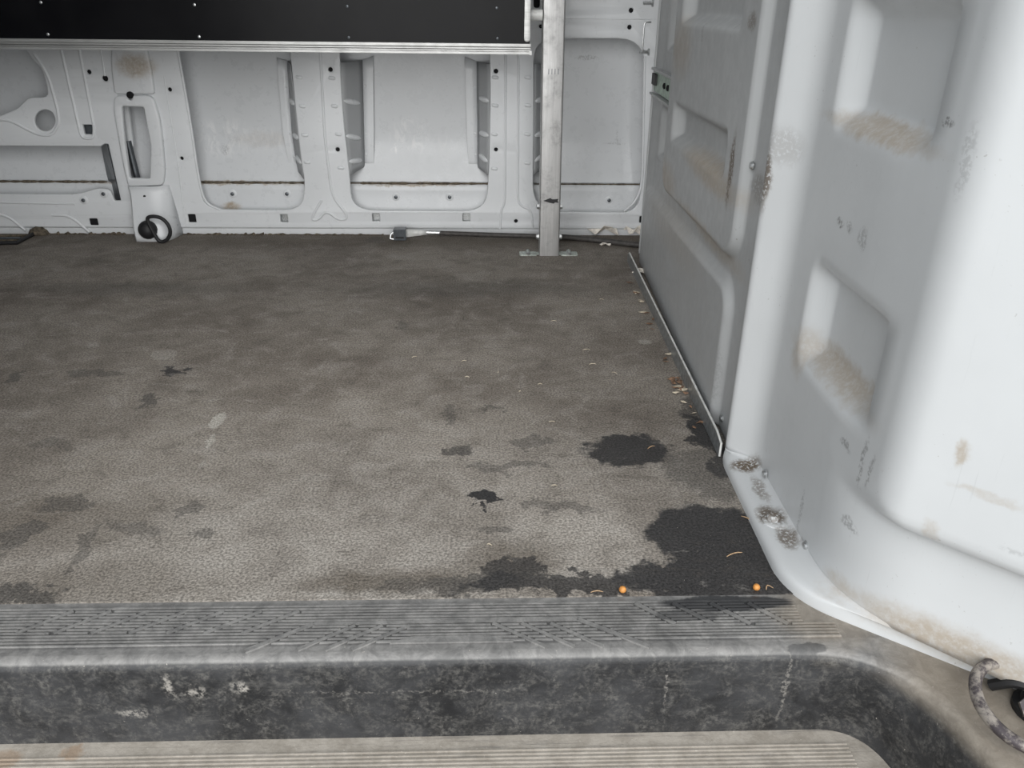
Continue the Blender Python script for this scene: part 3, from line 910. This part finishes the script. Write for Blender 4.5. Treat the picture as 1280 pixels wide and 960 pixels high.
# rail of the sliding hatch in the gap (pale green zinc)
g0, g1 = 1.79, 2.17
RM = Matrix.Translation((far_base(g0) + .004, g0, 0)) @ Matrix.Rotation(-math.atan(.05 / 1.1), 4, 'Z')
gl = g1 - g0
MB().box((-.006, 0, .437), (.014, gl, .482), RM).build('hatch_rail', 'green', part, smooth=None)
MB().box((-.014, 0, .486), (.016, gl, .4915), RM).build('rail_lip', 'partition', part, smooth=None)
MB().box((-.014, 0, .427), (.016, gl, .432), RM).build('rail_lip', 'partition', part, smooth=None)
MB().box((-.012, gl - .06, .452), (-.0055, gl - .005, .478), RM).build('rubber_stop', 'black_rubber', part, smooth=None)
for yy in (.08, .15, .20): MB().lathe(RM @ Vector((-.006, yy, .462)), (-1, 0, 0), [(.007, 0), (.007, .003), (.003, .005)], 10).build('rivet', 'dark_void', part)
MB().box((-.007, .105, .438), (-.0055, .115, .480), RM).build('rail_seam', 'dark_void', part, smooth=None)
# stub bolts and a wire staple on the far edge
for a, b in [(811, 4), (806, 65)]:
    q = pr(a, b, .425); MB().lathe(q + Vector((.012, 0, 0)), (-1, 0, 0), [(.009, 0), (.009, .004), (.0045, .005), (.0045, .026), (.003, .027)], 10).build('stub_bolt', 'steel', part)
q = pr(808, 46, .425)
MB().tube(fillet([q + Vector((.01, 0, .035)), q + Vector((-.008, 0, .035)), q + Vector((-.008, 0, -.035)), q + Vector((.01, 0, -.035))], .008, False, 4), .0022, 8).build('wire_staple', 'steel', part)

# ================================================================== SETTING: the rest of the van shell and an added cab panel (encloses the light)
sh = MB().box((-2.62, 0.56, ROOF), (0.98, W + .14, ROOF + .03)).build('ceiling', 'wall', None, smooth=None); tag(sh, kind='structure')
sh = MB().box((-2.66, 0.56, -0.1), (-2.62, W + .14, ROOF)).build('wall_left', 'wall', None, smooth=None); tag(sh, kind='structure')
sh = MB().box((-2.62, 0.56, -0.3), (-0.90, 0.64, ROOF)).build('wall_front', 'wall', None, smooth=None); tag(sh, kind='structure')
MB().box((-0.90, 0.56, 1.70), (0.60, 0.64, ROOF)).build('door_header', 'wall', sh, smooth=None)
sh = MB().box((0.96, 0.40, -0.1), (0.98, W + .14, ROOF)).build('cab_light_stop', 'wall', None, smooth=None); tag(sh, kind='structure')  # added, unseen panel that keeps sky light from leaking past the partition
sh = MB().box((-8, -9, -0.80), (8, 9, -0.75)).build('ground', 'ground', None, smooth=None); tag(sh, kind='structure')

# ================================================================== THINGS
# --- folded-up black shelf with aluminium edge
SY = 2.125
xr = wl(663, 60, SY).x; zb = wl(500, 66, SY).z; zt = wl(500, 53, SY).z
XL = -2.15
shelf = thing('folding_shelf', (-1.0, SY, zb), 'black board shelf folded up against the wall with an aluminium edge track', 'shelf')
bx1 = wl(655, 40, SY).x
MB().box((XL, SY - .002, zt - .004), (xr - .002, SY + .014, zt + .46)).build('board', 'board', shelf, smooth=None)
hh = zt - zb
pf = [(0.0, 0), (-.012, 0), (-.012, hh * .22), (-.004, hh * .26), (-.004, hh * .40), (-.011, hh * .44), (-.013, hh * .5), (-.013, hh * .62), (-.010, hh * .66), (-.012, hh * .72), (-.012, hh), (0.0, hh), (.016, hh), (.016, 0)]
trk = MB(); n = len(pf)
trk.add([Vector((XL, SY + a, zb + b)) for a, b in pf] + [Vector((xr, SY + a, zb + b)) for a, b in pf],
        [(i, (i + 1) % n, n + (i + 1) % n, n + i) for i in range(n)] + [tuple(range(n)), tuple(range(2 * n - 1, n - 1, -1))])
trk.build('edge_track', 'alu_track', shelf, smooth=None)
ez = fillet([Vector((bx1, zt + .004, 0)), Vector((xr - .001, zt + .004, 0)), Vector((xr - .001, zt + .45, 0)), Vector((bx1, zt + .45, 0))], [.010, .010, .003, .003], n=5)
plate('end_strip', [(q.x, q.y) for q in ez], [], SY - .006, .004, .0008, 'alu_track', shelf)
for k, (ua, ub, va, vb) in enumerate([(621, 10, 622, 48), (434, 8, 436, 47), (243, 6, 249, 46), (51, 3, 60, 43), (-140, 0, -130, 41)]):
    for a, b in ((ua, ub), (va, vb)):
        MB().lathe(wl(a, b, SY - .002), (0, -1, 0), [(.004, 0), (.0034, .0012), (.0014, .002)], 8).build('rivet', 'pipe' if k < 2 else 'steel', shelf)
q = wl(672, 19, SY + .02)
MB().lathe((xr - .012, SY + .030, q.z), (1, 0, 0), [(.013, 0), (.013, .144 - xr + .011)], 16).build('pivot_pin', 'white_plastic', shelf)
MB().box((xr - .02, SY + .0145, zb + .02), (xr - .006, SY + .045, zt + .44)).build('hinge_bar', 'alu_track', shelf, smooth=None)
MB().box((xr - .003, SY - .010, zb - .002), (xr + .003, SY + .014, zb + .008)).build('track_end_cap', 'alu_track', shelf, smooth=None)

# --- aluminium post
px0, px1 = 0.1505, 0.2065
PY = 2.156
post = thing('support_post', ((px0 + px1) / 2, PY + .02, 0), 'scuffed square aluminium post standing on the floor against the wall', 'post')
oc = fillet([Vector((px0, PY, 0)), Vector((px1, PY, 0)), Vector((px1, PY + .04, 0)), Vector((px0, PY + .04, 0))], .005, n=4)
top_dx = -.007
MB().grid([[Vector((q.x + top_dx * t, q.y, z)) for q in oc + oc[:1]] for z, t in ((0.0, 0), (.003, 0), (1.5, 1.5 / .642))]).build('post_tube', 'alu_post', post, smooth=40)
MB().box((px0 + .004, PY + .004, .001), (px1 - .004, PY + .036, .005)).build('foot_cap', 'alu_post', post, smooth=None)
for zz in (wl(690, 258, PY + .02).z, wl(690, 296, PY + .02).z):
    dx = top_dx * zz / .642
    for sx, xx in ((-1, px0 + dx), (1, px1 + dx)):
        MB().lathe((xx, PY + .02, zz), (sx, 0, 0), [(.010, -.001), (.010, .0015), (.007, .0016), (.007, .007), (.004, .0085)], 6).build('bolt', 'steel', post)
for cx in (660, 711):
    p = fl(cx, 318); s = -1 if cx < 690 else 1
    ol = fillet([Vector((p.x - .024, PY - .002, 0)), Vector((p.x + .024, PY - .002, 0)), Vector((p.x + .024, PY + .034, 0)), Vector((p.x - .024, PY + .034, 0))], .005, n=3)
    br = plate('foot_bracket', [(q.x, q.y) for q in ol], [], .0035, .0033, .0005, 'galv', post, plane='XY')
    for dy in (.004, .026): MB().lathe((p.x, PY + dy, .0033), (0, 0, 1), [(.007, 0), (.007, .004), (.004, .0065)], 6).build('bolt', 'steel', br)
    MB().tube([(p.x, PY + .004, .006), (p.x, PY + .03, .008)], .0035, 8).build('hinge_knuckle', 'galv', br)
    sd = -1 if s > 0 else 1
    MB().box((p.x + sd * .024, PY + .008, .001), (px0 + .002 if s < 0 else px1 - .002, PY + .03, .0033)).build('bracket_tongue', 'galv', br, smooth=None)
ar = [(679, 251), (688, 247.5), (690, 249), (694, 249), (698, 248.5), (697, 251), (698.5, 253.5), (694, 253), (692, 254.5), (687, 253.5)]
plate('arrow_mark', [(wl(a, b, PY).x, wl(a, b, PY).z) for a, b in ar], [], PY - .0006, .0005, 0, 'black_rubber', post)
for k, a in enumerate((686, 690, 694, 698)):
    p0, p1 = wl(a, 86, PY), wl(a, 93, PY)
    MB().box((p0.x - .0008, PY - .0006, p1.z), (p0.x + .0008, PY + .0002, p0.z)).build('pencil_mark', 'pipe', post, smooth=None)

# --- angle rail at the foot of the partition
r0, r1 = fl(784, 327), fl(898, 571)
kr = thing('angle_rail', ((r0.x + r1.x) / 2, (r0.y + r1.y) / 2, 0), 'thin grey steel angle rail along the foot of the partition', 'rail')
ht = pr(900, 548, r1.x).z
d = (r1 - r0).normalized(); nx = Vector((-d.y, d.x, 0)); nx = nx if nx.x > 0 else -nx
m0, m1 = r0, r1
vs = []
face = [(m0, .0015), (m1, .0015), (m1, ht * .80), (m1 - d * .03, ht), (m0 + d * .02, ht), (m0, ht * .72)]
fr = [p + Vector((0, 0, z)) for p, z in face]; bk = [p + nx * .003 for p in fr]
MB().add(fr + bk, [tuple(range(6)), tuple(range(11, 5, -1))] + [(i, (i + 1) % 6, 6 + (i + 1) % 6, 6 + i) for i in range(6)]).build('upright_leg', 'rail', kr, smooth=None)
edge = [fr[1], fr[2], fr[3], fr[4], fr[5]]
MB().tube([p + nx * .0015 for p in edge], .0019, 6).build('bright_edge', 'rail_edge', kr, smooth=None)
MB().box((-.0, 0, 0), (1, 1, 1)) if False else None
ft = [m0, m1, m1 + nx * .004, m0 + nx * .004]
MB().add([p + Vector((0, 0, .0003)) for p in ft] + [p + Vector((0, 0, .0016)) for p in ft], [(0, 1, 2, 3), (4, 5, 6, 7), (0, 1, 5, 4), (1, 2, 6, 5), (2, 3, 7, 6), (3, 0, 4, 7)]).build('floor_leg', 'rail', kr, smooth=None)

# --- tie-down rings
dr = fl(197, 300)
ring1 = thing('tie_down_ring', (dr.x, 2.30, 0), 'black steel D ring in a rubber boot at the foot of the box pillar', 'tie ring')
YR = 2.292
boot = wl(184, 290, YR)
MB().lathe((boot.x, YR + .012, boot.z + .004), (.15, -1, .1), [(.026, 0), (.027, .008), (.024, .018), (.016, .026), (.006, .030)], 18).build('rubber_boot', 'black_rubber', ring1)
rp = [wl(a, b, YR - .014) for a, b in [(183, 272), (191, 270), (202, 272), (211, 281), (213.5, 291), (210, 299), (203, 303), (198, 301), (193, 293), (187, 282)]]
rp = fillet(rp, .03, True, 4)
MB().tube(rp, .0052, 10, closed=True).build('ring', 'black_rubber', ring1, smooth=70)
zc = fl(1262, 882, .012)
ring2 = thing('tie_down_ring', (zc.x, zc.y, 0), 'dirty worn steel tie-down ring lying on the dusty sill beside the white pillar', 'tie ring')
rc = Vector((.526, .555, .018)); rpts = []
for k in range(40):
    a = 2 * math.pi * k / 40
    rpts.append(rc + Vector((.042 * math.cos(a), .046 * math.sin(a), .010 * math.sin(a) + .004)))
MB().tube(rpts, .0062, 10, closed=True).build('ring', 'worn_ring', ring2, smooth=70)
bc = Vector((.546, .568, 0))
MB().lathe((bc.x + .012, bc.y, -.003), (0, 0, 1), [(.026, 0), (.026, .008), (.020, .012), (.019, .018)], 18).build('base_cup', 'black_rubber', ring2)
MB().lathe((bc.x - .002, bc.y - .006, .010), (-.4, -.6, .7), [(.013, 0), (.013, .010), (.008, .010), (.008, .004)], 6).build('bolt', 'worn_ring', ring2)
MB().tube(fillet([bc + Vector((-.022, .03, .004)), bc + Vector((-.010, .018, .022)), bc + Vector((.02, -.005, .026)), bc + Vector((.05, -.03, .006))], .01, False, 4), .006, 8).build('hinge_strap', 'black_rubber', ring2)

# --- ground cable with buckle along the wall
CY = 2.335
c0 = fl(498, 300)
cb = thing('lashing_cable', (c0.x, CY, 0), 'grey sheathed cable with a black buckle lying along the wall foot', 'cable')
b0 = wl(500, 292, 2.32)
MB().box((b0.x - .018, 2.305, .002), (b0.x + .018, 2.336, .034)).build('buckle', 'pipe', cb, smooth=None)
MB().box((b0.x - .012, 2.303, .008), (b0.x + .012, 2.306, .013)).build('buckle_slot', 'black_rubber', cb, smooth=None)
MB().tube([(b0.x - .018, 2.32, .024), (b0.x - .027, 2.316, .016), (b0.x - .028, 2.31, .006), (b0.x - .018, 2.31, .004)], .003, 8).build('buckle_tongue', 'steel', cb)
e1 = wl(535, 292, CY)
MB().grid([[Vector((b0.x + .016, 2.325, .030)), Vector((b0.x + .016, 2.318, .008))], [Vector((b0.x + .06, 2.333, .025)), Vector((b0.x + .06, 2.33, .010))], [Vector((e1.x, CY + .002, .022)), Vector((e1.x, CY, .014))]]).build('webbing', 'white_plastic', cb, smooth=60, solid=.002)
MB().tube([(e1.x - .004, CY, .018), (e1.x + .036, CY, .017)], .0062, 10).build('crimp_sleeve', 'steel', cb)
cp = [Vector((e1.x + .034, CY, .016)), Vector((.05, CY - .003, .011)), Vector((.14, CY - .005, .0095)), Vector((.26, 2.318, .0085)), Vector((.36, 2.275, .0085)), Vector((.47, 2.225, .0085)), Vector((.60, 2.20, .0085))]
cp = fillet(cp, .06, False, 6)
MB().tube(cp, [.0068] * 14 + [.0082] * (len(cp) - 14), 10).build('sheath', 'cable', cb, smooth=70)


# --- torn paper scraps, leaves, needles, pellets
def scrap(px, py, r, seed, label, z0=0.002, mat='paper', tall=.02, group=None, yoff=0):
    rnd = random.Random(seed); c = fl(px, py)
    o = bpy.data.objects
    mbs = MB(); n = 11
    vs = [Vector((0, 0, tall * .5))]
    for k in range(n):
        a = 2 * math.pi * k / n; q = r * (0.55 + .6 * rnd.random())
        vs.append(Vector((q * math.cos(a), q * math.sin(a) * .5, rnd.random() * tall)))
    mn = min(v.z for v in vs)
    vs = [c + v - Vector((0, 0, mn - z0)) + Vector((0, yoff, 0)) for v in vs]
    mbs.add(vs, [(0, 1 + k, 1 + (k + 1) % n) for k in range(n)])
    ob = mbs.build('paper_scrap', mat, None, smooth=None, solid=.0012)
    return tag(ob, label, 'paper', group)


scrap(756, 295, .050, 3, 'torn white paper scrap leaning on the wall behind the cable', .004, tall=.040, yoff=.004)
scrap(791, 295, .036, 8, 'crumpled white paper ball in the corner between wall and partition', .004, tall=.038, yoff=0)
scrap(757, 306, .022, 4, 'small curl of paper on the floor in front of the cable', .001, tall=.010, yoff=-.006)
scrap(803, 342, .030, 6, 'pale torn paper stuck behind the steel angle rail', .001, tall=.02)


def needle(name, px, py, ln, ang, mat, label, cat, group=None, curve=.05, r=.0008):
    c = fl(px, py); d = Vector((math.cos(ang), math.sin(ang), 0)); s = Vector((-d.y, d.x, 0))
    pts = [c + d * ln * (t - .5) + s * ln * curve * (1 - (2 * t - 1) ** 2) + Vector((0, 0, r + .0003 + .0015 * (1 - (2 * t - 1) ** 2))) for t in (0, .25, .5, .75, 1)]
    o = MB().tube(pts, [r * .5, r, r, r, r * .4], 5).build(name, mat, None, smooth=60)
    return tag(o, label, cat, group)


needle('dry_needle', 918, 694, .024, .35, 'needle', 'dry tan needle on the large black stain beside the foot flange', 'needle')
needle('dry_needle', 814, 560, .016, .6, 'needle', 'tan needle across the black stain near the angle rail', 'needle')
needle('dry_needle', 746, 741, .015, .05, 'needle', 'reddish needle lying on the sill seam near the orange pellet', 'needle')
needle('dry_needle', 962, 737, .010, .3, 'needle', 'short curled needle next to the pellet by the flange', 'needle', curve=.5)
needle('dry_needle', 934, 650, .020, -.9, 'needle', 'needle resting against the foot flange below the bolt', 'needle')
G = 'straw bits strewn over the middle of the floor'
for a, b, an, ln in [(733, 438, .1, .022), (741, 456, 0, .020), (692, 402, .1, .018), (675, 481, .1, .012), (690, 528, .05, .014), (768, 467, -.7, .016), (752, 375, -.4, .016), (580, 452, .3, .014), (518, 447, .4, .015), (623, 466, 1.4, .01), (693, 608, -.1, .012), (612, 682, -.5, .01), (650, 490, .5, .006), (584, 472, -.3, .012)]:
    needle('straw_bit', a, b, ln * .75, an, 'straw', 'tiny pale straw bit on the worn brown floor', 'straw', G, .06, .0007)


def pellet(px, py, label):
    c = fl(px, py); mbp = MB()
    mbp.lathe((c.x, c.y, .0002), (0, 0, 1), [(.0022, 0), (.0042, .0018), (.0045, .004), (.0034, .0066), (.0012, .0078)], 10)
    o = mbp.build('orange_pellet', 'orange', None, smooth=70); return tag(o, label, 'pellet')


pellet(778, 740, 'orange pellet at the sill seam beside the reddish needle')
pellet(945, 737, 'pale orange pellet on the black stain beside the foot flange')
rnd = random.Random(11)
for k in range(34):
    t = rnd.random() ** .8
    base = r0.lerp(r1, .15 + .83 * t)
    if k < 14: base = r0.lerp(r1, .72 + .12 * rnd.random())
    c = base - nx * (.004 + .022 * rnd.random() * (1 if k < 14 else .8))
    s = .004 + .007 * rnd.random(); a = rnd.random() * 6.28
    vs = []
    for q in range(6):
        b = a + q * math.pi / 3; rr_ = s * (1.0 if q % 3 == 0 else .45)
        vs.append(c + Vector((rr_ * math.cos(b), rr_ * math.sin(b), .0015 + .004 * rnd.random())))
    ob = MB().add(vs + [c + Vector((0, 0, .005))], [(q, (q + 1) % 6, 6) for q in range(6)]).build('leaf_fragment', 'leaf' if k % 3 else 'straw', None, smooth=None, solid=.0006)
    kind = ('dry brown' if k % 3 else 'pale straw-coloured'); where = 'in the clump against' if k < 14 else 'scattered along'
    tag(ob, kind + ' leaf fragment ' + where + ' the steel angle rail', 'leaf', kind + ' leaf bits ' + where + ' the angle rail')
# leaf litter and dirt heaped at the far left corner of the floor
h0 = fl(14, 299)
pit = thing('floor_recess', (h0.x, h0.y, 0), 'dirt-filled floor anchor tray beside the brown dirt clod', 'tray')
a, b, c, d = fl(-60, 294), fl(44, 294), fl(22, 306), fl(-60, 308)
MB().add([Vector((p.x, p.y, z)) for z in (.0004, .0035) for p in (a, b, c, d)], [(0, 1, 2, 3), (4, 5, 6, 7), (0, 1, 5, 4), (1, 2, 6, 5), (2, 3, 7, 6), (3, 0, 4, 7)]).build('dirt_bed', 'dirt', pit, smooth=None)
MB().tube([b + Vector((0, 0, .006)), c + Vector((0, 0, .006)), d + Vector((0, 0, .006))], .0055, 8).build('tray_rim', 'black_rubber', pit)
for k in range(3):
    p0, p1 = a.lerp(d, .25 + .25 * k), b.lerp(c, .25 + .25 * k)
    MB().tube([p0 + Vector((0, 0, .005)), p1 + Vector((-.015, 0, .005))], .004, 6).build('tray_bar', 'dirt' if k != 1 else 'pipe', pit)
cl = fl(51, 292)
mbp = MB(); rnd = random.Random(5); vs = []
mbp.lathe((cl.x, cl.y - .006, .0), (0, 0, 1), [(.024, 0), (.026, .006), (.019, .016), (.008, .022)], 12)
for v in mbp.v: v += Vector((rnd.uniform(-.004, .004), rnd.uniform(-.003, .003), max(0, rnd.uniform(-.003, .003)) if v.z < .003 else rnd.uniform(-.003, .003)))
tag(mbp.build('dirt_clod', 'dirt', None, smooth=80), 'brown clod of dirt at the wall foot beside the anchor tray', 'dirt')
for o in bpy.data.objects:
    if '_base' in o: del o['_base']
